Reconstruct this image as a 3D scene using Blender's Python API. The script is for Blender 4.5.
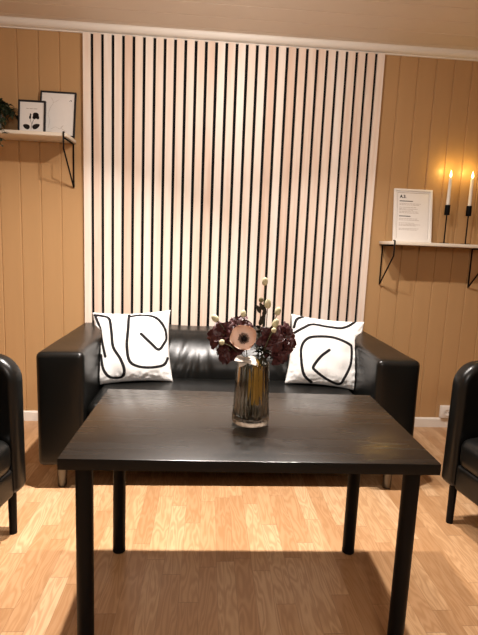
import bpy, bmesh, math, random
from mathutils import Vector, Matrix, noise
from math import pi, sin, cos, radians

for o in list(bpy.data.objects):
    bpy.data.objects.remove(o, do_unlink=True)
scn = bpy.context.scene
col = scn.collection
random.seed(7)

# ------------------------------------------------------------------ camera
R_ = Vector((0.99711129, -0.06378008, 0.0412453))
U_ = Vector((-0.03106907, 0.15302661, 0.98773355))
F_ = Vector((0.06930935, 0.98616173, -0.15060297))
cd = bpy.data.cameras.new('camera')
cd.sensor_fit = 'HORIZONTAL'; cd.sensor_width = 36.0
cd.lens = 36.0 * 474.37 / 478.0
cd.clip_start = 0.05
cam = bpy.data.objects.new('camera', cd); col.objects.link(cam)
M = Matrix.Identity(4)
for i in range(3):
    M[i][0] = R_[i]; M[i][1] = U_[i]; M[i][2] = -F_[i]
M[0][3], M[1][3], M[2][3] = -0.0691, -3.0603, 1.193
cam.matrix_world = M
scn.camera = cam

# ------------------------------------------------------------------ world, lights, exposure
w = bpy.data.worlds.new('world'); scn.world = w; w.use_nodes = True
w.node_tree.nodes['Background'].inputs[0].default_value = (1.0, 0.85, 0.7, 1)
w.node_tree.nodes['Background'].inputs[1].default_value = 0.02
vs = scn.view_settings
vs.view_transform = 'Standard'; vs.look = 'None'; vs.gamma = 1.0; vs.use_curve_mapping = False
vs.exposure = 0.0

def disc_light(name, loc, aim, power, size, color, spread=180):
    l = bpy.data.lights.new(name, 'AREA'); l.shape = 'DISK'; l.size = size
    l.energy = power; l.color = color; l.spread = radians(spread)
    o = bpy.data.objects.new(name, l); o.location = loc; col.objects.link(o)
    o.rotation_euler = (Vector(aim) - Vector(loc)).to_track_quat('-Z', 'Y').to_euler()
    return o
LC = (1.0, 0.915, 0.85)
disc_light('ceiling_spot', (-0.30, -1.15, 2.34), (-0.95, -1.42, 0), 54, 0.05, LC, 125)
disc_light('ceiling_spot', (0.50, -1.15, 2.34), (0.80, -1.30, 0), 25, 0.05, LC, 125)
disc_light('ceiling_spot', (0.05, -1.15, 2.36), (-0.20, 0.0, 0.2), 17, 0.05, LC, 180)
g = bpy.data.lights.new('fill_light', 'POINT'); g.energy = 72; g.color = LC; g.shadow_soft_size = 0.22  # unseen fill light added behind the camera to lift walls and ceiling
go = bpy.data.objects.new('fill_light', g); go.location = (0.2, -3.9, 1.85); col.objects.link(go)

# ------------------------------------------------------------------ object helpers
def link(o, parent=None):
    col.objects.link(o)
    if parent is not None: o.parent = parent
    return o

def obj(name, bm, mat, parent=None, smooth=True, loc=None, auto=None):
    me = bpy.data.meshes.new(name)
    bmesh.ops.recalc_face_normals(bm, faces=bm.faces[:])
    if auto is not None:
        for e in bm.edges:
            if len(e.link_faces) == 2 and e.calc_face_angle(0) > radians(auto): e.smooth = False
    bm.to_mesh(me); bm.free()
    for p in me.polygons: p.use_smooth = smooth
    for m in (mat if isinstance(mat, (list, tuple)) else [mat]): me.materials.append(m)
    o = bpy.data.objects.new(name, me)
    if loc: o.location = loc
    return link(o, parent)

def thing(name, label, cat, loc=(0, 0, 0), rz=0, group=None):
    o = bpy.data.objects.new(name, None); o.empty_display_size = 0.05
    o.location = loc; o.rotation_euler = (0, 0, rz)
    o['label'] = label; o['category'] = cat
    if group: o['group'] = group
    return link(o)

def tag(o, label, cat, group=None):
    o['label'] = label; o['category'] = cat
    if group: o['group'] = group
    return o

def struct(name, bm, mat, smooth=False):
    o = obj(name, bm, mat, None, smooth); o['kind'] = 'structure'; return o

def add_box(bm, lo, hi, bevel=0, seg=2):
    r = bmesh.ops.create_cube(bm, size=1)
    vs_ = r['verts']
    for v in vs_:
        v.co = Vector([lo[i] + (v.co[i] + .5) * (hi[i] - lo[i]) for i in range(3)])
    if bevel:
        es = list({e for v in vs_ for e in v.link_edges})
        bmesh.ops.bevel(bm, geom=es, offset=bevel, segments=seg, affect='EDGES', profile=.5)

def box_bm(lo, hi, bevel=0, seg=2):
    bm = bmesh.new(); add_box(bm, lo, hi, bevel, seg); return bm

def samples(lo, hi, r, m):
    t = [0, .12, .28, .48, .72, 1]
    a = [lo + r * x for x in t]
    b = [hi - r * x for x in reversed(t)]
    mid = [lo + r + (hi - lo - 2 * r) * k / (m + 1) for k in range(1, m + 1)]
    return a + mid + b

def soft_box(lo, hi, r, div=(6, 6, 6), fn=None):
    """a cushion-like box with rounded edges; fn moves each vertex"""
    bm = bmesh.new(); cache = {}
    S = [samples(lo[i], hi[i], r, div[i]) for i in range(3)]
    def vert(p):
        k = tuple(round(x, 5) for x in p)
        if k not in cache:
            q = Vector([min(max(p[i], lo[i] + r), hi[i] - r) for i in range(3)])
            d = Vector(p) - q
            c = q + d.normalized() * r if d.length > 1e-9 else Vector(p)
            if fn: c = fn(c)
            cache[k] = bm.verts.new(c)
        return cache[k]
    for ax in range(3):
        a, b = [(1, 2), (0, 2), (0, 1)][ax]
        for val in (lo[ax], hi[ax]):
            for i in range(len(S[a]) - 1):
                for j in range(len(S[b]) - 1):
                    q = []
                    for (ii, jj) in ((i, j), (i + 1, j), (i + 1, j + 1), (i, j + 1)):
                        p = [0, 0, 0]; p[ax] = val; p[a] = S[a][ii]; p[b] = S[b][jj]
                        q.append(vert(p))
                    try: bm.faces.new(q)
                    except ValueError: pass
    return bm

def prism(bm, pts, ax_lo, ax_hi, axis, bevel=0, seg=3):
    """outline pts (2D) extruded along axis"""
    def P(a, b, c):
        return {0: (c, a, b), 1: (a, c, b), 2: (a, b, c)}[axis]
    v0 = [bm.verts.new(P(a, b, ax_lo)) for a, b in pts]
    v1 = [bm.verts.new(P(a, b, ax_hi)) for a, b in pts]
    n = len(pts)
    f0 = bm.faces.new(v0); f1 = bm.faces.new(list(reversed(v1)))
    for i in range(n):
        bm.faces.new((v0[i], v1[i], v1[(i + 1) % n], v0[(i + 1) % n]))
    if bevel:
        es = list(f0.edges) + list(f1.edges)
        bmesh.ops.bevel(bm, geom=es, offset=bevel, segments=seg, affect='EDGES', profile=.5)

def lathe(bm, prof, n=32, c=(0, 0, 0), close=False):
    rings = []
    for r, z in prof:
        if r < 1e-6: rings.append([bm.verts.new((c[0], c[1], c[2] + z))])
        else: rings.append([bm.verts.new((c[0] + r * cos(2 * pi * k / n), c[1] + r * sin(2 * pi * k / n), c[2] + z)) for k in range(n)])
    for a, b in zip(rings, rings[1:]):
        for k in range(n):
            k2 = (k + 1) % n
            if len(a) == 1 and len(b) == 1: continue
            if len(a) == 1: bm.faces.new((a[0], b[k], b[k2]))
            elif len(b) == 1: bm.faces.new((a[k], a[k2], b[0]))
            else: bm.faces.new((a[k], a[k2], b[k2], b[k]))

def tube(bm, pts, rad, n=8, cap=True):
    pts = [Vector(p) for p in pts]
    if not isinstance(rad, (list, tuple)): rad = [rad] * len(pts)
    rings = []; prev = None
    for i, p in enumerate(pts):
        t = (pts[min(i + 1, len(pts) - 1)] - pts[max(i - 1, 0)]).normalized()
        if prev is None:
            a = Vector((0, 0, 1)) if abs(t.z) < .9 else Vector((1, 0, 0))
            u = t.cross(a).normalized()
        else:
            u = (prev - t * prev.dot(t)).normalized()
        prev = u; v = t.cross(u)
        rings.append([bm.verts.new(p + (u * cos(2 * pi * k / n) + v * sin(2 * pi * k / n)) * rad[i]) for k in range(n)])
    for a, b in zip(rings, rings[1:]):
        for k in range(n): bm.faces.new((a[k], a[(k + 1) % n], b[(k + 1) % n], b[k]))
    if cap:
        bm.faces.new(list(reversed(rings[0]))); bm.faces.new(rings[-1])

def smooth_path(pts, k=6):
    """Catmull-Rom through the points"""
    P = [Vector(p) for p in pts]
    P = [P[0] * 2 - P[1]] + P + [P[-1] * 2 - P[-2]]
    out = []
    for i in range(1, len(P) - 2):
        for j in range(k):
            t = j / k
            out.append(.5 * ((2 * P[i]) + (P[i + 1] - P[i - 1]) * t + (2 * P[i - 1] - 5 * P[i] + 4 * P[i + 1] - P[i + 2]) * t * t + (-P[i - 1] + 3 * P[i] - 3 * P[i + 1] + P[i + 2]) * t ** 3))
    out.append(P[-2]); return out

# ------------------------------------------------------------------ material helpers
class NT:
    def __init__(s, name):
        s.m = bpy.data.materials.new(name); s.m.use_nodes = True
        s.t = s.m.node_tree; s.b = s.t.nodes['Principled BSDF']
    def n(s, typ, **kw):
        nd = s.t.nodes.new(typ)
        for k, v in kw.items(): setattr(nd, k, v)
        return nd
    def l(s, a, b): s.t.links.new(a, b)
    def math(s, op, a, b=None):
        nd = s.n('ShaderNodeMath', operation=op)
        for i, x in enumerate((a, b)):
            if x is None: continue
            if isinstance(x, (int, float)): nd.inputs[i].default_value = x
            else: s.l(x, nd.inputs[i])
        return nd.outputs[0]
    def mix(s, fac, a, b):
        nd = s.n('ShaderNodeMix', data_type='RGBA')
        for i, x in ((0, fac), (6, a), (7, b)):
            if isinstance(x, (int, float)): nd.inputs[i].default_value = x
            elif isinstance(x, tuple): nd.inputs[i].default_value = (*x, 1)
            else: s.l(x, nd.inputs[i])
        return nd.outputs[2]
    def coords(s): return s.n('ShaderNodeTexCoord').outputs['Object']
    def scale(s, vec, sc, loc=(0, 0, 0)):
        nd = s.n('ShaderNodeMapping'); nd.inputs['Scale'].default_value = sc; nd.inputs['Location'].default_value = loc
        s.l(vec, nd.inputs[0]); return nd.outputs[0]
    def noise(s, vec, sc, det=4, dist=0, rough=.5):
        nd = s.n('ShaderNodeTexNoise'); nd.inputs['Scale'].default_value = sc
        nd.inputs['Detail'].default_value = det; nd.inputs['Distortion'].default_value = dist; nd.inputs['Roughness'].default_value = rough
        s.l(vec, nd.inputs['Vector']); return nd.outputs[0]
    def ramp(s, fac, stops):
        nd = s.n('ShaderNodeValToRGB'); r = nd.color_ramp
        r.elements[0].position, r.elements[0].color = stops[0][0], (*stops[0][1], 1)
        r.elements[1].position, r.elements[1].color = stops[-1][0], (*stops[-1][1], 1)
        for p, c in stops[1:-1]:
            e = r.elements.new(p); e.color = (*c, 1)
        s.l(fac, nd.inputs[0]); return nd.outputs[0]
    def bump(s, h, strength, dist=.01):
        nd = s.n('ShaderNodeBump'); nd.inputs['Strength'].default_value = strength; nd.inputs['Distance'].default_value = dist
        s.l(h, nd.inputs['Height']); s.l(nd.outputs[0], s.b.inputs['Normal'])
    def set(s, color=None, rough=None, spec=None, metal=None, **kw):
        if color is not None:
            if isinstance(color, tuple): s.b.inputs['Base Color'].default_value = (*color, 1)
            else: s.l(color, s.b.inputs['Base Color'])
        if rough is not None: s.b.inputs['Roughness'].default_value = rough
        if spec is not None: s.b.inputs['Specular IOR Level'].default_value = spec
        if metal is not None: s.b.inputs['Metallic'].default_value = metal
        for k, v in kw.items(): s.b.inputs[k].default_value = v
        return s

def simple(name, color, rough=.5, spec=.5, metal=0, var=.12, sc=30, bump=0, **kw):
    t = NT(name)
    nz = t.noise(t.coords(), sc, 3)
    t.set(t.mix(nz, tuple(c * (1 - var) for c in color), tuple(min(1, c * (1 + var)) for c in color)), rough, spec, metal, **kw)
    if bump: t.bump(nz, bump, .002)
    return t.m

def leather_mat(name):
    t = NT(name); c = t.coords()
    vor = t.n('ShaderNodeTexVoronoi'); vor.inputs['Scale'].default_value = 420; t.l(c, vor.inputs['Vector'])
    big = t.noise(c, 9, 3)
    t.set(t.mix(big, (.0035, .0035, .0031), (.0055, .0055, .0050)), .30, .36)
    h = t.math('ADD', t.math('MULTIPLY', vor.outputs[0], .12), t.math('MULTIPLY', big, .9))
    t.bump(h, .25, .004)
    return t.m

def wall_mat():
    t = NT('ochre_paint'); c = t.coords()
    a = t.noise(t.scale(c, (6, 1, .7)), 3, 4)
    t.set(t.mix(a, (.44, .262, .118), (.49, .295, .138)), .38, .4)
    t.bump(t.noise(t.scale(c, (40, 1, 4)), 4, 3), .06, .003)
    return t.m

def floor_mat():
    t = NT('oak_strip_floor'); c = t.coords()
    sp = t.n('ShaderNodeSeparateXYZ'); t.l(c, sp.inputs[0])
    W, L = .066, .46
    xr = t.math('DIVIDE', sp.outputs[0], W); row = t.math('FLOOR', xr)
    wn = t.n('ShaderNodeTexWhiteNoise', noise_dimensions='1D'); t.l(row, wn.inputs['W'])
    yy = t.math('ADD', t.math('DIVIDE', sp.outputs[1], L), t.math('MULTIPLY', wn.outputs[0], 7))
    idx = t.math('FLOOR', yy)
    cb = t.n('ShaderNodeCombineXYZ'); t.l(row, cb.inputs[0]); t.l(idx, cb.inputs[1])
    w2 = t.n('ShaderNodeTexWhiteNoise', noise_dimensions='2D'); t.l(cb.outputs[0], w2.inputs['Vector'])
    rnd = w2.outputs[0]
    # grain, shifted per strip
    fx = t.math('SUBTRACT', xr, row)
    g = t.n('ShaderNodeCombineXYZ')
    t.l(t.math('MULTIPLY', t.math('ADD', fx, t.math('MULTIPLY', rnd, 9)), 1.0), g.inputs[0])
    t.l(t.math('MULTIPLY', sp.outputs[1], 2.2), g.inputs[1]); t.l(t.math('MULTIPLY', rnd, 31), g.inputs[2])
    n1 = t.noise(g.outputs[0], 1.3, 2, .3)
    rings = t.math('SINE', t.math('MULTIPLY', n1, 62))
    fine = t.noise(t.scale(g.outputs[0], (14, 1.2, 1)), 3, 4)
    base = t.ramp(rnd, [(0, (.38, .21, .10)), (.35, (.50, .295, .152)), (.7, (.56, .35, .187)), (1, (.63, .42, .245))])
    dark = t.mix(t.math('MULTIPLY', t.math('ADD', rings, 1), .22), base, (.27, .125, .042))
    dark = t.mix(t.math('MULTIPLY', fine, .3), dark, (.34, .17, .065))
    fy = t.math('SUBTRACT', yy, idx)
    ex = t.math('LESS_THAN', t.math('MINIMUM', fx, t.math('SUBTRACT', 1, fx)), .012)
    ey = t.math('LESS_THAN', t.math('MINIMUM', fy, t.math('SUBTRACT', 1, fy)), .003)
    edge = t.math('MULTIPLY', t.math('MAXIMUM', ex, ey), .45)
    t.set(t.mix(edge, dark, (.16, .075, .03)), .33, .45)
    t.bump(fine, .05, .002)
    return t.m

def slat_mat():
    t = NT('birch_veneer'); c = t.coords()
    sp = t.n('ShaderNodeSeparateXYZ'); t.l(c, sp.inputs[0])
    k = t.math('FLOOR', t.math('DIVIDE', t.math('ADD', sp.outputs[0], .837), .06017))
    wn = t.n('ShaderNodeTexWhiteNoise', noise_dimensions='1D'); t.l(k, wn.inputs['W'])
    cb = t.n('ShaderNodeCombineXYZ')
    t.l(t.math('MULTIPLY', sp.outputs[0], 24), cb.inputs[0]); t.l(t.math('MULTIPLY', wn.outputs[0], 40), cb.inputs[1]); t.l(t.math('MULTIPLY', sp.outputs[2], 1.5), cb.inputs[2])
    g = t.noise(cb.outputs[0], 1.6, 4, .4)
    tone = t.math('ADD', t.math('MULTIPLY', g, .6), t.math('MULTIPLY', wn.outputs[0], .4))
    t.set(t.ramp(tone, [(.25, (.74, .55, .43)), (.5, (.84, .71, .60)), (.75, (.89, .81, .73))]), .45, .35)
    return t.m

def tabletop_mat():
    t = NT('black_brown_wood'); c = t.coords()
    g = t.noise(t.scale(c, (1.2, 26, 8)), 3, 5, .2)
    big = t.noise(t.scale(c, (.8, 9, 1)), 2.2, 3)
    t.set(t.mix(g, (.0035, .003, .0022), (.0085, .007, .005)), .3, 1.0)
    rr = t.n('ShaderNodeMapRange'); rr.inputs[3].default_value = .22; rr.inputs[4].default_value = .32
    t.l(big, rr.inputs[0]); t.l(rr.outputs[0], t.b.inputs['Roughness'])
    t.bump(g, .03, .002)
    return t.m

MAT = dict(
    leather=leather_mat('black_leather'), wall=wall_mat(), floor=floor_mat(), slat=slat_mat(), top=tabletop_mat(),
    rear=simple('darkened_rear_wall', (.05, .045, .04), .7, .3),  # unseen rear wall, made dark so the leather fronts reflect little
    felt=simple('black_felt', (.008, .008, .008), .95, .1),
    white_trim=simple('white_trim_paint', (.82, .78, .71), .45, .4, var=.04, sc=8),
    ceiling=simple('ceiling_paint', (.78, .70, .60), .5, .3, var=.05, sc=5),
    black_metal=simple('black_metal', (.0035, .0035, .004), .45, .12),
    shaded_edge=simple('black_wood_shaded_edge', (.006, .0055, .005), .5, .18),  # shade put into the tabletop's sides: a duller copy of its wood
    steel=simple('brushed_steel', (.16, .15, .135), .4, .5, 1),
    black_frame=simple('black_frame', (.012, .013, .016), .4, .4),
    white_frame=simple('white_frame', (.80, .77, .72), .4, .4, var=.03),
    paper=simple('paper', (.78, .75, .71), .8, .2, var=.03),
    ink=simple('ink', (.02, .016, .014), .8, .1),
    pale_ink=simple('pale_ink', (.42, .36, .31), .8, .1),
    shelf=simple('shelf_paint', (.72, .64, .52), .5, .35, var=.05, sc=12),
    wax=simple('white_wax', (.85, .80, .70), .45, .4, var=.03),
    wick=simple('wick', (.02, .015, .01), .9, .1),
    plastic=simple('white_plastic', (.82, .78, .72), .35, .5, var=.03),
    leaf=simple('dark_green_leaf', (.022, .034, .016), .5, .4, var=.5, sc=25),
    pot=simple('grey_ceramic', (.20, .19, .18), .5, .4),
    soil=simple('soil', (.02, .013, .009), .95, .1),
    burgundy=simple('burgundy_petal', (.055, .013, .014), .5, .4, var=.6, sc=45),
    brown_leaf=simple('dark_olive_leaf', (.022, .02, .012), .55, .3, var=.5, sc=40),
    stem=simple('olive_stem', (.055, .055, .025), .6, .3, var=.3),
    bud=simple('pale_green_bud', (.50, .47, .30), .7, .2, var=.2, sc=120, bump=.4),
    darkbud=simple('dull_green_bud', (.16, .14, .07), .7, .2, var=.3, sc=120, bump=.4),
    pink=simple('pale_pink_petal', (.86, .62, .50), .6, .3, var=.18, sc=35),
    anther=simple('dark_flower_centre', (.012, .008, .008), .7, .2),
    white_leaf=simple('papery_white_leaf', (.58, .53, .47), .7, .2, var=.15, sc=60),
    ochre=simple('ochre_dried_leaf', (.78, .46, .09), .6, .3, var=.25, sc=50),
)
def flame_mat():
    t = NT('candle_flame'); t.set((.02, .01, 0), .9, 0)
    t.b.inputs['Emission Color'].default_value = (1, .62, .22, 1); t.b.inputs['Emission Strength'].default_value = 14
    return t.m
MAT['flame'] = flame_mat()
def glass_mat():
    t = NT('smoky_ribbed_glass')
    t.set((.70, .69, .64), .015, .5, 0); t.b.inputs['Transmission Weight'].default_value = 1; t.b.inputs['IOR'].default_value = 1.45
    return t.m
MAT['glass'] = glass_mat()
def pane_mat():
    t = NT('clear_pane'); t.set((1, 1, 1), .03, .5); t.b.inputs['Transmission Weight'].default_value = 1; t.b.inputs['IOR'].default_value = 1.02
    return t.m
def ink_fabric():
    t = NT('white_canvas_with_black_line'); c = t.coords()
    at = t.n('ShaderNodeAttribute', attribute_name='ink')
    f = t.n('ShaderNodeMapRange'); f.inputs[1].default_value = -.0012; f.inputs[2].default_value = .0012
    t.l(at.outputs['Fac'], f.inputs[0])
    wv = t.noise(c, 260, 2)
    t.set(t.mix(f.outputs[0], (.012, .011, .012), t.mix(wv, (.74, .73, .71), (.80, .80, .78))), .9, .15)
    t.bump(wv, .15, .002)
    return t.m
MAT['canvas'] = ink_fabric()

# ------------------------------------------------------------------ room shell
HC, HW, XL, XR, YR = 2.425, 2.425, -2.3, 2.5, -5.2
struct('floor', box_bm((XL - .1, YR - .1, -.05), (XR + .1, .12, 0)), MAT['floor'])

def boarded(lo, hi, grooves, depth=.006, half=.0055):
    """profile (along, out) of a boarded surface with V grooves"""
    p = [(lo, 0)]
    for g in sorted(grooves):
        if lo + .01 < g < hi - .01: p += [(g - half, 0), (g - half * .25, depth), (g + half * .25, depth), (g + half, 0)]
    p.append((hi, 0)); return p

# back wall with vertical boards, y = 0 is the face
gr = [-.980 - .122 * k for k in range(0, 12)] + [1.078 + .1155 * k for k in range(0, 13)]
bm = bmesh.new()
prof = boarded(XL, XR, gr)
pts = prof + [(XR, .10), (XL, .10)]
prism(bm, pts, 0, HW, 2)
struct('wall_back', bm, MAT['wall'])
# side and rear walls, boarded too
for nm, x, s in (('wall_left', XL, -1), ('wall_right', XR, 1)):
    bm = bmesh.new()
    pr = boarded(YR, 0, [YR + .122 * k for k in range(1, 43)])
    prism(bm, [(x + s * d, y) for y, d in pr] + [(x + s * .1, 0), (x + s * .1, YR)], 0, HW, 2)
    struct(nm, bm, MAT['wall'])
struct('wall_rear', box_bm((XL - .1, YR - .1, 0), (XR + .1, YR, HW)), MAT['rear'])
# ceiling boards run along x
bm = bmesh.new()
pr = boarded(YR, 0, [-.09 - .145 * k for k in range(36)], .004, .004)
prism(bm, [(y, HC + d) for y, d in pr] + [(.1, HC), (.1, HC + .06), (YR, HC + .06)], XL - .1, XR + .1, 0)
struct('ceiling', bm, MAT['ceiling'])
# cornice and skirting on the back wall
bm = bmesh.new()
co = [(0, 2.383), (-.010, 2.383), (-.012, 2.389)] + [(-.012 - .034 * sin(a), 2.389 + .032 * (1 - cos(a))) for a in [pi / 2 * k / 6 for k in range(1, 7)]] + [(-.05, 2.4215), (-.05, HC), (0, HC)]
prism(bm, co, XL, XR, 0)
struct('trim_1', bm, MAT['white_trim'])
for nm, a, b in (('baseboard_left', XL, -.842), ('baseboard_right', .974, XR)):
    bm = bmesh.new()
    prism(bm, [(0, 0), (-.014, 0), (-.014, .058), (-.010, .066), (0, .066)], a, b, 0)
    struct(nm, bm, MAT['white_trim'])

# ------------------------------------------------------------------ slatted panel
pan = thing('slat_panel', 'tall acoustic panel of pale birch slats on black felt behind the sofa', 'wall panel', (0, 0, 0))
PX0, PX1, ZT = -.837, .968, 2.381
obj('felt_backing', box_bm((PX0, -.009, .0), (PX1, 0, ZT)), MAT['felt'], pan, False)
bm = bmesh.new()
pitch = (PX1 - PX0 + .0175) / 30
for k in range(30):
    x = PX0 + k * pitch
    add_box(bm, (x, -.028, 0), (x + pitch - .0175, -.009, ZT), .0012, 1)
obj('slats', bm, MAT['slat'], pan, False)

# ------------------------------------------------------------------ sofa
SX, SF, SB, SH, SL = .068, -.893, -.042, .673, .118
sofa = thing('sofa', 'black leather two-seat sofa with wide box arms in front of the slat panel', 'sofa', (SX, SF, 0))
L = MAT['leather']
depth = SB - SF
AW = .205
def arm_fn(sgn):
    def f(c):
        n = noise.noise(Vector((c.x * 5 + sgn * 9, c.y * 4, c.z * 4)))
        return c + Vector((0, 0, .004 * n)) + Vector((.003 * n * sgn, 0, 0))
    return f
obj('arm', soft_box((-.912, 0, SL), (-.9 + AW, depth, SH), .028, (4, 12, 8), arm_fn(1)), L, sofa)
obj('arm', soft_box((.9 - AW, 0, SL), (.912, depth, SH), .028, (4, 12, 8), arm_fn(-1)), L, sofa)
def back_fn(c):
    t = (c.z - .40) / (SH - .40)
    if c.y < depth - .08:
        lean = -.15 * (1 - min(max(t, 0), 1) ** 2)          # the face leans back
        puff = -.020 * sin(pi * min(max(t, 0), 1)) * (1 - (abs(c.x) / .70) ** 6)
        wr = 0
        for (x0, wdt, amp, sl) in ((-.30, .022, .012, .10), (-.245, .02, .014, .12), (-.19, .022, .015, .05), (-.13, .022, .010, -.05), (-.34, .02, .008, .15), (.30, .02, .010, -.1), (.36, .02, .008, -.1), (0.02, .03, .004, 0)):
            u = (c.x - x0 - sl * (t - .5)) / wdt
            wr += amp * math.exp(-u * u) * math.exp(-((t - .5) / .45) ** 2)
        c = c + Vector((0, lean + puff + wr, 0))
    return c + Vector((0, 0, .004 * sin(c.x * 9)))
obj('backrest', soft_box((-.9 + AW, depth - .25, .32), (.9 - AW, depth, SH + .008), .05, (70, 4, 18), back_fn), L, sofa)
def seat_fn(c):
    k = (1 - (c.x / .70) ** 4)
    if c.z > .3: c = c + Vector((0, 0, .018 * k * sin(pi * min(max(c.y / .55, 0), 1)) + .003 * noise.noise(c * 7)))
    return c
obj('seat_cushion', soft_box((-.9 + AW, .025, .215), (.9 - AW, depth - .235, .425), .05, (16, 10, 4), seat_fn), L, sofa)
obj('front_rail', soft_box((-.9 + AW - .01, .03, SL), (.9 - AW + .01, depth - .02, .225), .02, (6, 4, 2)), L, sofa)
for fx in (-.81, .81):
    for fy in (.045, depth - .06):
        bm = bmesh.new(); lathe(bm, [(0, 0), (.019, 0), (.021, .004), (.024, SL + .002), (0, SL + .002)], 20, (fx, fy, 0))
        obj('foot', bm, MAT['steel'], sofa, auto=40)

# ------------------------------------------------------------------ cushions with drawn lines
def dist_poly(p, path):
    d = 9
    for a, b in zip(path, path[1:]):
        ab = b - a; t = max(0, min(1, (p - a).dot(ab) / max(ab.length_squared, 1e-12)))
        d = min(d, (p - a - ab * t).length)
    return d
def cushion(name, label, size, lines, loc, rot, seed, width=.0082):
    N = 110; me_bm = bmesh.new(); H = size / 2
    paths = [[Vector((q.x, q.y)) for q in smooth_path([(a, b, 0) for a, b in ln], 8)] for ln in lines]
    lay = me_bm.verts.layers.float.new('ink')
    grids = []
    for side in (1, -1):
        g = []
        for i in range(N + 1):
            rowv = []
            for j in range(N + 1):
                u, v = -1 + 2 * i / N, -1 + 2 * j / N
                if side == -1 and (i in (0, N) or j in (0, N)):
                    rowv.append(grids[0][i][j]); continue
                e = max(0, (1 - u ** 2)) ** .5 * max(0, (1 - v ** 2)) ** .5
                th = .072 * e ** .85
                px = u * H * (1 - .075 * (1 - v * v) * abs(u) ** 3)
                pz = v * H * .94 * (1 - .075 * (1 - u * u) * abs(v) ** 3)
                nz = noise.noise(Vector((u * 2.2 + seed, v * 2.2, side)))
                edge = max(abs(u), abs(v))
                puck = noise.noise(Vector((u * 9, v * 9, seed + side))) * .006 * min(1, max(0, edge - .6) * 3) * min(1, (1 - edge) * 12)
                co = Vector((px, -side * (th * (1 + .18 * nz) + puck), pz))
                vt = me_bm.verts.new(co)
                p = Vector(((u + 1) / 2, (v + 1) / 2))
                vt[lay] = (min(dist_poly(p, q) for q in paths) * size - width) if side == 1 else .05
                rowv.append(vt)
            g.append(rowv)
        grids.append(g)
    for g in grids:
        for i in range(N):
            for j in range(N): me_bm.faces.new((g[i][j], g[i + 1][j], g[i + 1][j + 1], g[i][j + 1]))
    o = obj(name, me_bm, MAT['canvas'], None)
    o.location = loc; o.rotation_euler = rot
    bpy.context.view_layer.update(); mw = o.matrix_world.copy(); mi = mw.inverted()
    for vv in o.data.vertices:                    # the soft edge is squashed flat against the sofa arm and seat
        p = mw @ vv.co
        lim = .9 - AW - .004
        k_ = min(max((.735 - p.z) / .045, 0), 1)
        p.x += (min(max(p.x, SX - lim), SX + lim) - p.x) * k_; p.z = max(p.z, .4215)
        vv.co = mi @ p
    return tag(o, label, 'cushion', 'line-drawing cushions on the sofa')
# left cushion lines, (0,0) bottom left .. (1,1) top right
cushion('cushion', 'white cushion with two black drawn loops at the left end of the sofa', .423, [
    [(.03, .96), (.12, .95), (.22, .90), (.25, .70), (.27, .50), (.36, .33), (.40, .18), (.36, .08), (.22, .09), (.13, .22), (.10, .40)],
    [(.04, .93), (.09, .78), (.12, .58), (.16, .38)],
    [(.47, .96), (.46, .75), (.44, .50), (.47, .30), (.58, .22), (.74, .20), (.90, .23), (.97, .32)],
    [(.47, .93), (.62, .95), (.80, .90), (.93, .74), (.96, .60), (.92, .52), (.84, .44), (.74, .53), (.62, .66)],
], (-.464, -.488, .618), (radians(-17), radians(-3), radians(5)), 3)
cushion('cushion', "white cushion with black wavy lines and squarish spiral at the sofa's right end", .420, [
    [(.03, .80), (.07, .92), (.16, .985)],
    [(.04, .72), (.16, .80), (.28, .87), (.48, .86), (.66, .86), (.78, .92), (.86, .99)],
    [(.34, .03), (.22, .15), (.16, .38), (.16, .55), (.24, .66), (.40, .70), (.58, .70), (.78, .64), (.83, .58), (.83, .36), (.76, .16), (.70, .05), (.54, .10), (.36, .22), (.34, .28), (.42, .42), (.52, .52)],
], (.604, -.490, .618), (radians(-17), radians(4), radians(-4)), 8)

# ------------------------------------------------------------------ table
TX, TY, TA, TW, TD, TH, TT = .0713, -1.5966, -.0119, 1.0124, .594, .6337, .0315
tab = thing('table', 'rectangular black-brown wooden table on round black legs in front of the sofa', 'table', (TX, TY, 0), TA)
ttop = obj('tabletop', box_bm((-TW / 2, -TD / 2, TH - TT), (TW / 2, TD / 2, TH), .0016, 2), [MAT['top'], MAT['shaded_edge']], tab, True, auto=35)
for p in ttop.data.polygons:
    if p.normal.z < .5: p.material_index = 1
for sx in (-1, 1):
    for sy in (-1, 1):
        x, y = sx * (TW / 2 - .054), sy * (TD / 2 - .054)
        lg = bmesh.new(); lathe(lg, [(0, .012), (.0235, .012), (.0235, TH - TT - .006), (.045, TH - TT - .005), (.045, TH - TT), (0, TH - TT)], 24, (x, y, 0))
        lo = obj('leg', lg, MAT['black_metal'], tab, auto=40)
        ft = bmesh.new(); lathe(ft, [(0, 0), (.022, 0), (.0245, .003), (.0245, .012), (0, .012)], 24, (x, y, 0))
        obj('foot_cap', ft, MAT['black_metal'], lo, auto=40)

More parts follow.
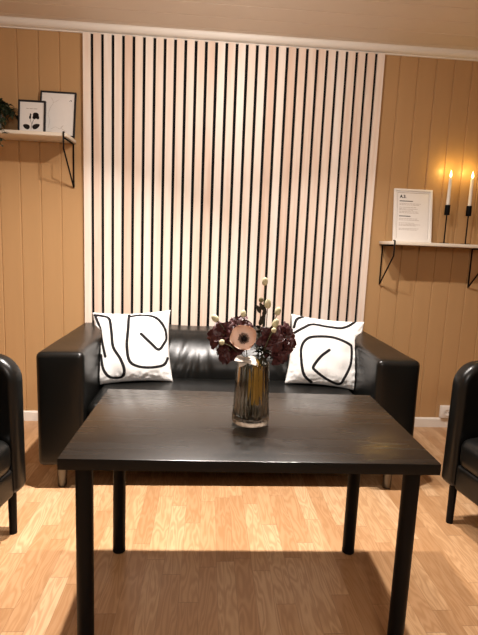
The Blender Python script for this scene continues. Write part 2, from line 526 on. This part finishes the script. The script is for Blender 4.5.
# ------------------------------------------------------------------ armchairs (local: faces +x, far arm at +y side for the left chair)
def armchair(label, corner, facing, side):
    """corner = front bottom corner beside the sofa; side = +1 when the chair's width runs to its right hand"""
    f = Vector((cos(facing), sin(facing)))
    t = thing('armchair', label, 'armchair', (corner[0], corner[1], 0), facing, 'black leather armchairs beside the table')
    Wd, Dp, Z0, Z1, AT = .68, .68, .185, .742, .085
    s = side                                       # width runs along local y * s
    def Y(a, b): return (min(a * s, b * s), max(a * s, b * s))
    def outline(i, r=.105):
        p = []
        for cx, cz, rr, a0 in ((-r, Z1 - r, r - i, 0), (-Dp + .07, Z1 - .07, .07 - i, pi / 2), (-Dp + .05, Z0 + .03, .03 - i * .6, pi), (-.03, Z0 + .03, .03 - i * .6, 1.5 * pi)):
            p += [(cx + rr * cos(a0 + pi / 2 * k / 8), cz + rr * sin(a0 + pi / 2 * k / 8)) for k in range(9)]
        return p
    for a in (0, Wd - AT):
        y0, y1 = Y(a, a + AT); bm = bmesh.new(); rb = .032; lay = []
        for k in range(7): lay.append((y0 + rb * (1 - cos(pi / 2 * k / 6)), rb * (1 - sin(pi / 2 * k / 6))))
        lay += [(y1 - (y - y0), i) for y, i in reversed(lay)]
        rings = [[bm.verts.new((x, y, z)) for x, z in outline(i)] for y, i in lay]
        n = len(rings[0])
        for ra, rb_ in zip(rings, rings[1:]):
            for k in range(n): bm.faces.new((ra[k], ra[(k + 1) % n], rb_[(k + 1) % n], rb_[k]))
        bm.faces.new(rings[0]); bm.faces.new(list(reversed(rings[-1])))
        obj('arm', bm, L, t, auto=50)
    y0, y1 = Y(AT, Wd - AT)
    obj('backrest', soft_box((-Dp + .01, y0, Z0 + .02), (-Dp + .15, y1, Z1 - .002), .03, (3, 8, 8)), L, t)
    def sf(c):
        if c.z > .36: c = c + Vector((0, 0, .015 * sin(pi * min(max(-c.x / .55, 0), 1))))
        return c
    obj('seat_cushion', soft_box((-Dp + .15, y0, .29), (-.004, y1, .425), .045, (8, 8, 3), sf), L, t)
    obj('front_rail', soft_box((-Dp + .1, y0, Z0), (-.012, y1, .30), .015, (4, 4, 3)), L, t)
    for lx in (-.045, -Dp + .07):
        for ly in (.045, Wd - .045):
            bm = bmesh.new(); lathe(bm, [(0, 0), (.015, 0), (.017, Z0 + .004), (0, Z0 + .004)], 16, (lx, ly * s, 0))
            obj('leg', bm, MAT['black_metal'], t, auto=40)
    return t
armchair('black leather armchair at the left end of the table facing right', (-.772, -1.195), radians(-8), -1)
armchair('black leather armchair at the right end of the table facing left', (1.000, -1.118), radians(180 + 9), 1)

# ------------------------------------------------------------------ wall shelves
def shelf(label, x0, x1, top, brx, d=.2, th=.02):
    t = thing('wall_shelf', label, 'shelf', ((x0 + x1) / 2, 0, top))
    c = (x0 + x1) / 2
    obj('board', box_bm((x0 - c, -d, -th), (x1 - c, -.002, 0), .003, 2), MAT['shelf'], t, True, auto=40)
    for bx in brx:
        x = bx - c; bm = bmesh.new()
        path = [(x, -d + .012, .0048), (x, -d - .0048, .0048), (x, -d - .0048, -.088), (x, -.012, -th - .252), (x, -.0052, -th - .258), (x, -.0052, -th - .245), (x, -.0052, -th - .006), (x, -.02, -th - .0049), (x, -d + .02, -th - .0049)]
        tube(bm, path, .0048, 8)
        obj('bracket', bm, MAT['black_metal'], t)
    return t
shelf('white wall shelf on black wire brackets at upper left holding the picture frames', -1.74, -.885, 1.779, (-.902, -1.62))
shelf('white wall shelf on black wire brackets at right holding the candles', 1.036, 1.86, 1.256, (1.062, 1.668))

# ------------------------------------------------------------------ picture frames
def frame(label, cx, base_y, z, wd, ht, border, fm, art, tilt=8, name='picture_frame', rz=0, th=.014):
    t = thing(name, label, 'picture frame', (cx, base_y, z)); t.rotation_euler = (radians(-tilt), 0, rz)
    bm = bmesh.new(); b = border
    for lo, hi in (((-wd / 2, 0), (wd / 2, b)), ((-wd / 2, ht - b), (wd / 2, ht)), ((-wd / 2, b), (-wd / 2 + b, ht - b)), ((wd / 2 - b, b), (wd / 2, ht - b))):
        add_box(bm, (lo[0], -th, lo[1]), (hi[0], 0, hi[1]), .0012, 1)
    obj('frame_border', bm, fm, t, False)
    pp = obj('print', box_bm((-wd / 2 + b, -th + .006, b), (wd / 2 - b, -.002, ht - b)), MAT['paper'], t, False)
    art(pp, wd - 2 * b, ht - 2 * b, -th + .006 - .0006, b)
    return t
def blob(bm, pts, y, th=.0006):
    prism(bm, pts, y, y + th, 1)
def stroke(bm, pts, y, wdt):
    pts = smooth_path([(a, 0, b) for a, b in pts], 5)
    pr = []
    for i, p in enumerate(pts):
        t = (pts[min(i + 1, len(pts) - 1)] - pts[max(i - 1, 0)]).normalized()
        n = Vector((-t.z, 0, t.x)) * wdt / 2
        pr.append((bm.verts.new((p + n) + Vector((0, y, 0))), bm.verts.new((p - n) + Vector((0, y, 0)))))
    for (a, b), (c, d) in zip(pr, pr[1:]): bm.faces.new((a, b, d, c))
def leafshape(cx, cz, ang, ln, wd):
    out = []
    for k in range(16):
        a = 2 * pi * k / 16
        x, z = cos(a) * ln / 2, sin(a) * wd / 2 * (1 - .25 * cos(a))
        out.append((cx + x * cos(ang) - z * sin(ang), cz + x * sin(ang) + z * cos(ang)))
    return out
def art_botanical(par, w_, h_, y, b):
    bm = bmesh.new()
    z0 = b
    for cx, cz, an, ln, wd in ((-.030, .030, 2.75, .040, .028), (.024, .034, .5, .046, .027), (.022, .098, .3, .034, .030), (.030, .088, -1.0, .030, .022), (.014, .086, 1.2, .024, .02), (-.010, .086, 1.5, .024, .011), (-.008, .100, 1.9, .014, .008)):
        blob(bm, leafshape(cx, z0 + cz, an, ln, wd), y)
    stroke(bm, [(-.004, z0 + .016), (.0, z0 + .04), (.006, z0 + .06), (.018, z0 + .085)], y - .0002, .0022)
    stroke(bm, [(.001, z0 + .045), (-.006, z0 + .06), (-.009, z0 + .078)], y - .0002, .0016)
    obj('plant_drawing', bm, MAT['ink'], par, False)
    bm = bmesh.new()
    for x0, x1 in ((-.032, -.018), (-.014, .004), (.008, .030)): add_box(bm, (x0, y, z0 + .132), (x1, y + .0005, z0 + .135))
    obj('caption', bm, MAT['pale_ink'], par, False)
def art_lines(par, w_, h_, y, b):
    bm = bmesh.new(); z0 = b; x0 = -w_ / 2
    stroke(bm, [(x0 + .055, z0 + .225), (x0 + .066, z0 + .195), (x0 + .052, z0 + .165), (x0 + .040, z0 + .125), (x0 + .050, z0 + .085), (x0 + .042, z0 + .04)], y, .0012)
    stroke(bm, [(x0 + .066, z0 + .195), (x0 + .085, z0 + .205), (x0 + .10, z0 + .215)], y, .001)
    stroke(bm, [(x0 + .06, z0 + .035), (x0 + .085, z0 + .05), (x0 + .11, z0 + .04), (x0 + .13, z0 + .06), (x0 + .118, z0 + .045), (x0 + .15, z0 + .025)], y, .0012)
    stroke(bm, [(x0 + .02, z0 + .016), (x0 + .05, z0 + .02), (x0 + .09, z0 + .014), (x0 + .14, z0 + .016)], y, .001)
    obj('line_drawing', bm, MAT['pale_ink'], par, False)
    bm = bmesh.new()
    stroke(bm, [(x0 + .160, z0 + .207), (x0 + .166, z0 + .214), (x0 + .172, z0 + .207)], y, .0022)
    stroke(bm, [(x0 + .171, z0 + .216), (x0 + .170, z0 + .206)], y, .0016)
    obj('corner_mark', bm, MAT['ink'], par, False)
def art_text(par, w_, h_, y, b):
    z0 = b; x0 = -w_ / 2
    rnd = random.Random(4)
    bm = bmesh.new()                                        # thin mount line round the sheet
    fx0, fx1, fz0, fz1 = x0 + .010, -x0 - .010, z0 + .010, z0 + h_ - .010
    for lo, hi in (((fx0, fz1 - .003), (fx1, fz1)), ((fx0, fz0), (fx0 + .0018, fz1)), ((fx1 - .0012, fz0), (fx1, fz1))):
        add_box(bm, (lo[0], y, lo[1]), (hi[0], y + .0005, hi[1]))
    obj('mount_line', bm, MAT['pale_ink'], par, False)
    cu = bpy.data.curves.new('heading', 'FONT'); cu.body = 'A.3.'; cu.size = .026; cu.extrude = .0002; cu.offset = .0009
    tmp = bpy.data.objects.new('heading', cu); col.objects.link(tmp)
    dg = bpy.context.evaluated_depsgraph_get(); dg.update()
    me = bpy.data.meshes.new_from_object(tmp.evaluated_get(dg)); bpy.data.objects.remove(tmp, do_unlink=True)
    me.transform(Matrix.Translation((x0 + .026, y, z0 + h_ - .044)) @ Matrix.Rotation(pi / 2, 4, 'X'))
    me.materials.clear(); me.materials.append(MAT['ink'])
    link(bpy.data.objects.new('heading', me), par)
    def row(bm, dz, segs, hh):
        for a, c in segs: add_box(bm, (x0 + .024 + a, y, z0 + h_ - dz - hh), (x0 + .024 + c, y + .0005, z0 + h_ - dz))
    for dz, sg in ((.062, [(0, .088)]), (.158, [(0, .075)])):
        bm = bmesh.new(); row(bm, dz, sg, .0048); obj('subheading', bm, MAT['ink'], par, False)
    for blk in (((.079, .14), (.087, .13)), ((.103, .11), (.113, .12), (.120, .09), (.130, .125), (.138, .13)), ((.175, .12), (.184, .13)), ((.203, .10), (.212, .14), (.219, .11)), ((.238, .13), (.246, .12))):
        bm = bmesh.new()
        for dz, ln in blk:
            x = 0; segs = []
            while x < ln:
                wd = rnd.uniform(.008, .022); segs.append((x, min(x + wd, ln))); x += wd + .003
            row(bm, dz, segs, .0026)
        obj('text_paragraph', bm, MAT['pale_ink'], par, False)
sf_ = frame('small black frame with a dark botanical flower print on the left shelf', -1.109, -.105, 1.7795, .155, .191, .010, MAT['black_frame'], art_botanical, 7)
bm = bmesh.new()
ct, st = cos(radians(7)), sin(radians(7))
def unt(y, z): return (y * ct - z * st, y * st + z * ct)      # world offset -> tilted frame's own axes
a1, a2 = unt(.0165, .13), unt(.046, .0012)
prism(bm, [(.001, .15), (a1[0] + .004, a1[1]), (a2[0] + .003, a2[1]), (a2[0], a2[1])], -.022, .022, 0)
obj('easel_stand', bm, MAT['felt'], sf_, False)
frame('larger black frame with a faint line drawing standing behind the flower print', -.983, -.054, 1.7795, .208, .272, .0095, MAT['black_frame'], art_lines, 11)
frame('white frame with a printed text sheet on the right shelf beside the candles', 1.230, -.052, 1.2565, .252, .338, .013, MAT['white_frame'], art_text, 8.4)

# ------------------------------------------------------------------ candles and candlesticks
for x, which in ((1.437, 'beside the white text frame'), (1.579, 'at the right edge of the picture')):
    y, z = -.07, 1.2562
    t = thing('candlestick', 'slim black metal candlestick ' + which, 'candle holder', (x, y, z), 0, 'black candlesticks on the right shelf')
    bm = bmesh.new(); lathe(bm, [(0, 0), (.030, 0), (.030, .004), (.028, .006), (0, .006)], 28); obj('base', bm, MAT['black_metal'], t, auto=40)
    bm = bmesh.new(); lathe(bm, [(0, .005), (.0042, .005), (.0042, .182), (0, .182)], 12); obj('rod', bm, MAT['black_metal'], t, auto=40)
    bm = bmesh.new(); lathe(bm, [(0, .180), (.0155, .180), (.0165, .182), (.0165, .243), (.0125, .243), (.0125, .196), (0, .196)], 24); obj('cup', bm, MAT['black_metal'], t, auto=40)
    c = thing('candle', 'lit white taper candle in the candlestick ' + which, 'candle', (x, y, z + .1965), 0, 'lit candles on the right shelf')
    bm = bmesh.new(); lathe(bm, [(0, 0), (.0112, 0), (.0108, .10), (.0098, .208), (.008, .213), (.004, .2115), (0, .2105)], 20); obj('wax', bm, MAT['wax'], c, auto=50)
    bm = bmesh.new(); tube(bm, [(0, 0, .209), (.0005, 0, .216), (.0015, 0, .222)], .001, 6); obj('wick', bm, MAT['wick'], c)
    bm = bmesh.new(); lathe(bm, [(0, .216), (.004, .219), (.0068, .226), (.0066, .234), (.0042, .246), (.0015, .256), (0, .261)], 16); obj('flame', bm, MAT['flame'], c)
    l = bpy.data.lights.new('candle_light', 'POINT'); l.energy = .6; l.color = (1, .66, .17); l.shadow_soft_size = .012
    lo = bpy.data.objects.new('candle_light', l); lo.location = (0, -.002, .272); link(lo, c)

# ------------------------------------------------------------------ wall socket
t = thing('wall_socket', 'white plastic wall socket low on the wall above the right skirting', 'socket', (1.605, 0, .115))
obj('box', box_bm((-.04, -.032, -.042), (.04, 0, .042), .004, 2), MAT['plastic'], t, True, auto=40)
bm = bmesh.new(); lathe(bm, [(0, 0), (.019, 0), (.021, .002), (.021, .004)], 24)
bm.transform(Matrix.Translation((0, -.0322, 0)) @ Matrix.Rotation(pi / 2, 4, 'X')); obj('socket_well', bm, MAT['plastic'], t)
bm = bmesh.new()
for sx in (-.0095, .0095): lathe(bm, [(0, 0), (.0026, 0), (.0026, .001), (0, .001)], 10, (sx, 0, 0))
bm.transform(Matrix.Translation((0, -.0362, 0)) @ Matrix.Rotation(pi / 2, 4, 'X')); obj('pin_holes', bm, MAT['felt'], t)

# ------------------------------------------------------------------ trailing plant on the left shelf
def leaf(bm, base, d, up, ln, wd, curl=.25, n=5):
    d = d.normalized(); s = d.cross(up); s = s.normalized() if s.length > 1e-4 else Vector((1, 0, 0)); nrm = s.cross(d)
    prev = None
    for i in range(n + 1):
        t = i / n; p = base + d * ln * t - nrm * curl * ln * t * t
        w_ = wd * .5 * (sin(pi * min(1, t * .92 + .08)) ** .8) if i < n else 0
        cur = [bm.verts.new(p + s * w_ + nrm * w_ * .3), bm.verts.new(p), bm.verts.new(p - s * w_ + nrm * w_ * .3)] if w_ > 1e-5 else [bm.verts.new(p)]
        if prev:
            if len(cur) == 3 and len(prev) == 3:
                bm.faces.new((prev[0], prev[1], cur[1], cur[0])); bm.faces.new((prev[1], prev[2], cur[2], cur[1]))
            elif len(cur) == 1 and len(prev) == 3:
                bm.faces.new((prev[0], prev[1], cur[0])); bm.faces.new((prev[1], prev[2], cur[0]))
            elif len(prev) == 1: bm.faces.new((prev[0], cur[1], cur[0])); bm.faces.new((prev[0], cur[2], cur[1]))
        prev = cur
PX, PY, PZ = -1.335, -.115, 1.7795
pl = thing('trailing_plant', 'dark green trailing pot plant at the left end of the left shelf', 'plant', (PX, PY, PZ))
bm = bmesh.new(); lathe(bm, [(0, 0), (.045, 0), (.05, .004), (.062, .095), (.062, .10), (.057, .10), (.055, .088), (0, .088)], 32); obj('pot', bm, MAT['pot'], pl, auto=40)
bm = bmesh.new(); lathe(bm, [(0, .092), (.054, .0885), (.054, .086), (0, .086)], 24); obj('soil', bm, MAT['soil'], pl)
rs = random.Random(11); fb = bmesh.new(); sb = bmesh.new()
ends = []
for k in range(34):
    a = rs.uniform(0, 2 * pi) if k > 14 else rs.uniform(-1.2, .5)
    rr = rs.uniform(.10, .165) if k <= 14 else rs.uniform(.06, .12)
    yy = max(min(sin(a) * rr, .085), -.14)
    drop = rs.choice((.02, .05, .0, -.06, -.13, -.19)) if cos(a) > -.2 else rs.uniform(-.02, .06)
    x1, z1 = cos(a) * rr, .10 + drop
    if yy > -.085 and z1 < .02 and abs(yy) < .1: yy = -.11
    path = smooth_path([(cos(a) * .02, sin(a) * .02, .088), (cos(a) * .05, yy * .5, .15), (x1 * .8, yy * .9, .14 if drop > -.05 else .115), (x1, yy if drop > -.05 else -.12, z1)], 6)
    tube(sb, path, .0014, 5)
    for i in range(4, len(path)):
        for q in range(2):
            d = Vector((rs.uniform(-1, 1), rs.uniform(-1, .5), rs.uniform(-.9, .6)))
            p = path[i]
            if p.y + d.y * .03 > .095: d.y = -abs(d.y)
            if p.z < .05 and p.y > -.095: continue
            leaf(fb, p, d, Vector((0, 0, 1)), rs.uniform(.026, .042), rs.uniform(.014, .02))
for q_, (ax, zz) in enumerate(((.078, -.135), (.096, -.09), (.060, -.11))):
    path = smooth_path([(.02, -.03, .088), (ax * .8, -.07, .125), (ax, -.16, .06), (ax + .004, -.214, .012), (ax + .006, -.226, -.05), (ax + .008, -.224, zz)], 6)
    tube(sb, path, .0014, 5)
    for i in range(6, len(path)):
        leaf(fb, path[i], Vector((rs.uniform(-1, 1), rs.uniform(-1, -.2), rs.uniform(-.8, .3))), Vector((0, 0, 1)), rs.uniform(.024, .036), rs.uniform(.012, .018))
obj('vines', sb, MAT['stem'], pl); obj('foliage', fb, MAT['leaf'], pl, True)

# ------------------------------------------------------------------ vase
VX, VY, VZ = .083, -1.612, .6340
VH = .198
bm = bmesh.new(); NS = 336
def ring(r, z, rib):
    out = []
    for k in range(NS):
        a = 2 * pi * k / NS; q = r + rib * (abs(cos(14 * a)) - .2)
        out.append(bm.verts.new((q * cos(a), q * sin(a), z)))
    return out
prof = [(.050, 0, 0), (.0565, .003, .0005), (.0570, .010, .0038)]
for k in range(1, 9): prof.append((.0570 - .0085 * k / 8, .010 + (VH - .016) * k / 8, .0038))
prof += [(.0498, VH - .002, .0006), (.0488, VH, 0), (.0474, VH - .002, 0), (.0472, VH - .01, 0)]
for k in range(1, 8): prof.append((.0472 + .0075 * k / 8, VH - .01 - (VH - .032) * k / 8, 0))
prof += [(.052, .016, 0), (.040, .012, 0)]
rings = [ring(*p) for p in prof]
for a, b in zip(rings, rings[1:]):
    for k in range(NS): bm.faces.new((a[k], a[(k + 1) % NS], b[(k + 1) % NS], b[k]))
bm.faces.new(list(reversed(rings[0]))); bm.faces.new(rings[-1])
vase = tag(obj('vase', bm, MAT['glass'], None, loc=(VX, VY, VZ)), 'smoky ribbed glass vase of dried flowers standing on the black table', 'vase')

# ------------------------------------------------------------------ flowers in the vase (each stem is a thing)
BASE = Vector((VX, VY, VZ + .0135))
def stem_path(i, head):
    a = i * 2.4
    foot = BASE + Vector((.026 * cos(a), .026 * sin(a), 0)) * 1.0
    h = Vector(head)
    mouth = Vector((VX, VY, VZ + VH)) + (Vector((h.x - VX, h.y - VY, 0)).normalized() * min(.034, (Vector((h.x - VX, h.y - VY, 0))).length))
    return foot, [(0, 0, 0), tuple((mouth - foot) * .5 + Vector((0, 0, .0))), tuple(mouth - foot), tuple((mouth - foot) * .45 + (h - foot) * .55 + Vector((0, 0, .012))), tuple(h - foot)]
si = [0]
def new_stem(name, label, cat, head, group=None, rad=.0016):
    si[0] += 1
    foot, pth = stem_path(si[0], head)
    t = thing(name, label, cat, foot, 0, group)
    sp = smooth_path(pth, 6)
    bm = bmesh.new(); tube(bm, sp, rad, 6); obj('stem', bm, MAT['stem'], t)
    return t, Vector(head) - foot, sp
rf = random.Random(21)
def ruffled(label, head, size, face):
    t, h, sp = new_stem('burgundy_flower', label, 'flower', head, 'dark burgundy flowers in the vase', .0018)
    face = Vector(face).normalized()
    a0 = Vector((0, 0, 1)) if abs(face.z) < .8 else Vector((1, 0, 0))
    u = face.cross(a0).normalized(); v = face.cross(u)
    bm = bmesh.new()
    for layer, (n, rr, op) in enumerate(((4, .5, .35), (5, .85, .8), (6, 1.12, 1.25))):
        for k in range(n):
            a = 2 * pi * k / n + layer * .6 + rf.uniform(-.2, .2)
            rad_ = (u * cos(a) + v * sin(a)); ta = (-u * sin(a) + v * cos(a))
            ln = size * rr * rf.uniform(.85, 1.15); wd = size * .85 * rf.uniform(.8, 1.15)
            G = []
            for i in range(6):
                s = i / 5; rowv = []
                ang = op * s ** .8
                c = h + rad_ * (ln * s * sin(min(ang + .25, 1.5))) + face * (ln * s * cos(ang + .25) * .75 - size * .25)
                hw = wd * .5 * (sin(pi * (.12 + .72 * s)) ** .7)
                for j in range(7):
                    q = -1 + j / 3
                    ruf = size * .10 * s * sin(q * 6 + k * 2.1 + layer) + size * .05 * rf.uniform(-1, 1) * s
                    rowv.append(bm.verts.new(c + ta * hw * q + face * (ruf + .12 * size * q * q) - rad_ * (ln * .12 * q * q * s)))
                G.append(rowv)
            for i in range(5):
                for j in range(6): bm.faces.new((G[i][j], G[i + 1][j], G[i + 1][j + 1], G[i][j + 1]))
    obj('petals', bm, MAT['burgundy'], t)
    bm = bmesh.new()
    for k in range(5):
        a = 2 * pi * k / 5 + rf.uniform(-.4, .4)
        d = (u * cos(a) + v * sin(a)) - face * .45 + Vector((0, 0, -.25))
        leaf(bm, h - face * size * .3, d, face, size * rf.uniform(.9, 1.3), size * .55, .2)
    obj('leaves', bm, MAT['brown_leaf'], t)
    return t
ruffled('dark burgundy ruffled flower leftmost in the vase', (-.018, -1.610, .918), .046, (-.5, -.8, .35))
ruffled('dark burgundy ruffled flower low on the left beneath the small white bud', (.002, -1.635, .873), .044, (-.35, -.9, -.15))
ruffled('dark burgundy ruffled flower behind the pink flower', (.034, -1.590, .946), .040, (-.1, -.6, .8))
ruffled('dark burgundy ruffled flower right of the pink flower beneath the pale buds', (.132, -1.635, .913), .046, (.1, -.9, .35))
ruffled('dark burgundy ruffled flower rightmost in the vase', (.185, -1.605, .915), .045, (.6, -.7, .3))
ruffled('dark burgundy ruffled flower low on the right against the sofa seat', (.164, -1.625, .872), .044, (.35, -.9, -.1))

def bud(name, label, head, ln, wd, mat, rad=.0014, leaves=0):
    t, h, sp = new_stem(name, label, 'flower bud', head, 'buds in the vase', rad)
    bm = bmesh.new()
    lathe(bm, [(0, -ln * .5), (wd * .28, -ln * .46), (wd * .46, -ln * .28), (wd * .5, -ln * .02), (wd * .42, ln * .25), (wd * .24, ln * .44), (0, ln * .5)], 14)
    d = (sp[-1] - sp[-3]).normalized()
    bm.transform(Matrix.Translation(h + d * ln * .4) @ d.to_track_quat('Z', 'Y').to_matrix().to_4x4())
    obj('bud', bm, mat, t)
    bm = bmesh.new()
    for k in range(4):
        a = k * pi / 2 + .3
        leaf(bm, h - d * ln * .05, Vector((cos(a), sin(a), 0)) * .55 + d, Vector((0, 0, 1)), ln * .5, wd * .5, -.2, 4)
    obj('sepals', bm, MAT['brown_leaf'], t)
    for k in range(leaves):
        bm = bmesh.new()
        q = sp[int(len(sp) * (.72 + .07 * k))]
        leaf(bm, q, Vector((rf.uniform(-.6, .6), -.4, .9)), Vector((0, -1, 0)), .03, .014, .1)
        obj('leaf', bm, MAT['brown_leaf'], t)
    return t
bud('bud_stem', 'tallest pale green bud rising above the bouquet', (.108, -1.612, 1.076), .026, .019, MAT['bud'], .0019, 2)
bud('bud_stem', 'small dull olive bud just left of the tallest stem', (.099, -1.610, 1.022), .017, .015, MAT['darkbud'], .0016, 3)
bud('bud_stem', 'pale green bud just below and right of the tallest bud', (.119, -1.622, 1.007), .030, .021, MAT['bud'])
bud('bud_stem', 'pale green bud highest on the right above the burgundy flowers', (.150, -1.612, .985), .028, .019, MAT['bud'])
bud('bud_stem', 'pale cream bud right above the small round bud', (.135, -1.668, .956), .030, .020, MAT['bud'])
bud('bud_stem', 'small round cream bud in front of the right burgundy flowers', (.130, -1.690, .945), .015, .016, MAT['bud'])
bud('bud_stem', 'pale bud at the upper left of the bouquet', (-.034, -1.610, .959), .027, .021, MAT['bud'])
bud('bud_stem', 'pale bud above the pink flower', (.049, -1.585, .971), .024, .018, MAT['bud'])
bud('bud_stem', 'small white bud in front of the left burgundy flowers', (-.016, -1.678, .904), .015, .018, MAT['bud'])

# pink anemone
AH = (.046, -1.668, .916)
t, h, sp = new_stem('anemone', 'pale pink anemone with a dark centre at the front of the vase', 'flower', AH, None, .0018)
face = Vector((-.12, -.86, .36)).normalized(); u = face.cross(Vector((0, 0, 1))).normalized(); v = face.cross(u)
bm = bmesh.new()
for k in range(7):
    a = 2 * pi * k / 7 + .2; rad_ = u * cos(a) + v * sin(a); ta = -u * sin(a) + v * cos(a)
    G = []
    ln = .041 * rf.uniform(.93, 1.07)
    for i in range(8):
        s = i / 7; rowv = []
        c = h + rad_ * (ln * sin(s * 1.25)) + face * (.026 * s ** 1.8 - .008 + .0015 * (k % 2))
        hw = .0225 * (sin(pi * (.10 + .66 * s)) ** .75)
        for j in range(7):
            q = -1 + j / 3
            rowv.append(bm.verts.new(c + ta * hw * q + face * (.006 * q * q * s) - rad_ * (.007 * q * q * s) + face * .0015 * sin(q * 5 + k) * s))
        G.append(rowv)
    for i in range(7):
        for j in range(6): bm.faces.new((G[i][j], G[i + 1][j], G[i + 1][j + 1], G[i][j + 1]))
obj('petals', bm, MAT['pink'], t)
bm = bmesh.new()
bmesh.ops.create_icosphere(bm, subdivisions=2, radius=.0085, matrix=Matrix.Translation(h + face * .002))
for k in range(46):
    a = k * 2.4; rr = .007 + .010 * (k / 46) ** .6
    b0 = h + face * .001 + (u * cos(a) + v * sin(a)) * .005
    tip = h + face * (.008 + .004 * rf.random()) + (u * cos(a) + v * sin(a)) * rr
    tube(bm, [b0, tip], .0006, 4)
    bmesh.ops.create_icosphere(bm, subdivisions=1, radius=.0018, matrix=Matrix.Translation(tip))
obj('centre', bm, MAT['anther'], t)

# papery white leaves at the mouth and a broad ochre leaf inside the glass
t, h, sp = new_stem('papery_leaf', 'papery white leaves at the mouth of the vase below the pink flower', 'dried leaf', (.056, -1.655, .848), None, .0014)
bm = bmesh.new()
for d, ln, wd in (((-.75, -.5, .25), .040, .034), ((.35, -.5, .05), .044, .036), ((.8, -.3, -.1), .040, .028), ((-.1, -.5, .45), .036, .032), ((-.4, -.6, -.15), .036, .030), ((1, -.2, .45), .034, .02)):
    leaf(bm, h, Vector(d), Vector((0, -.5, 1)), ln, wd, .25, 7)
obj('leaves', bm, MAT['white_leaf'], t)
t = thing('dried_leaf', 'broad ochre dried leaf standing inside the glass vase', 'dried leaf', (VX + .010, VY - .022, VZ + .0135))
bm = bmesh.new()
leaf(bm, Vector((.003, 0, .050)), Vector((-.02, -.02, 1)), Vector((0, -1, 0)), .150, .050, .02, 12)
obj('blade', bm, MAT['ochre'], t)
bm = bmesh.new(); tube(bm, [(0, -.001, 0), (-.001, -.002, .1), (-.003, -.003, .17)], .0012, 6); obj('midrib', bm, MAT['stem'], t)
# dark olive sprigs filling the bouquet
for k, (hd, lb) in enumerate((((.095, -1.61, .938), 'dark olive leafy sprig upright at the middle of the bouquet'), ((.108, -1.655, .880), 'dark olive leafy sprig bending low right of the pink flower'), ((-.02, -1.60, .862), 'dark olive leafy sprig drooping at the far left of the bouquet'))):
    t, h, sp = new_stem('leaf_sprig', lb, 'sprig', hd, 'dark leafy sprigs in the vase', .0015)
    bm = bmesh.new()
    for i in range(int(len(sp) * .62), len(sp)):
        for q in range(2):
            leaf(bm, sp[i], Vector((rf.uniform(-1, 1), rf.uniform(-1, .4), rf.uniform(-.2, 1))), Vector((0, 0, 1)), rf.uniform(.022, .036), rf.uniform(.011, .017), .2)
    obj('leaves', bm, MAT['brown_leaf'], t)
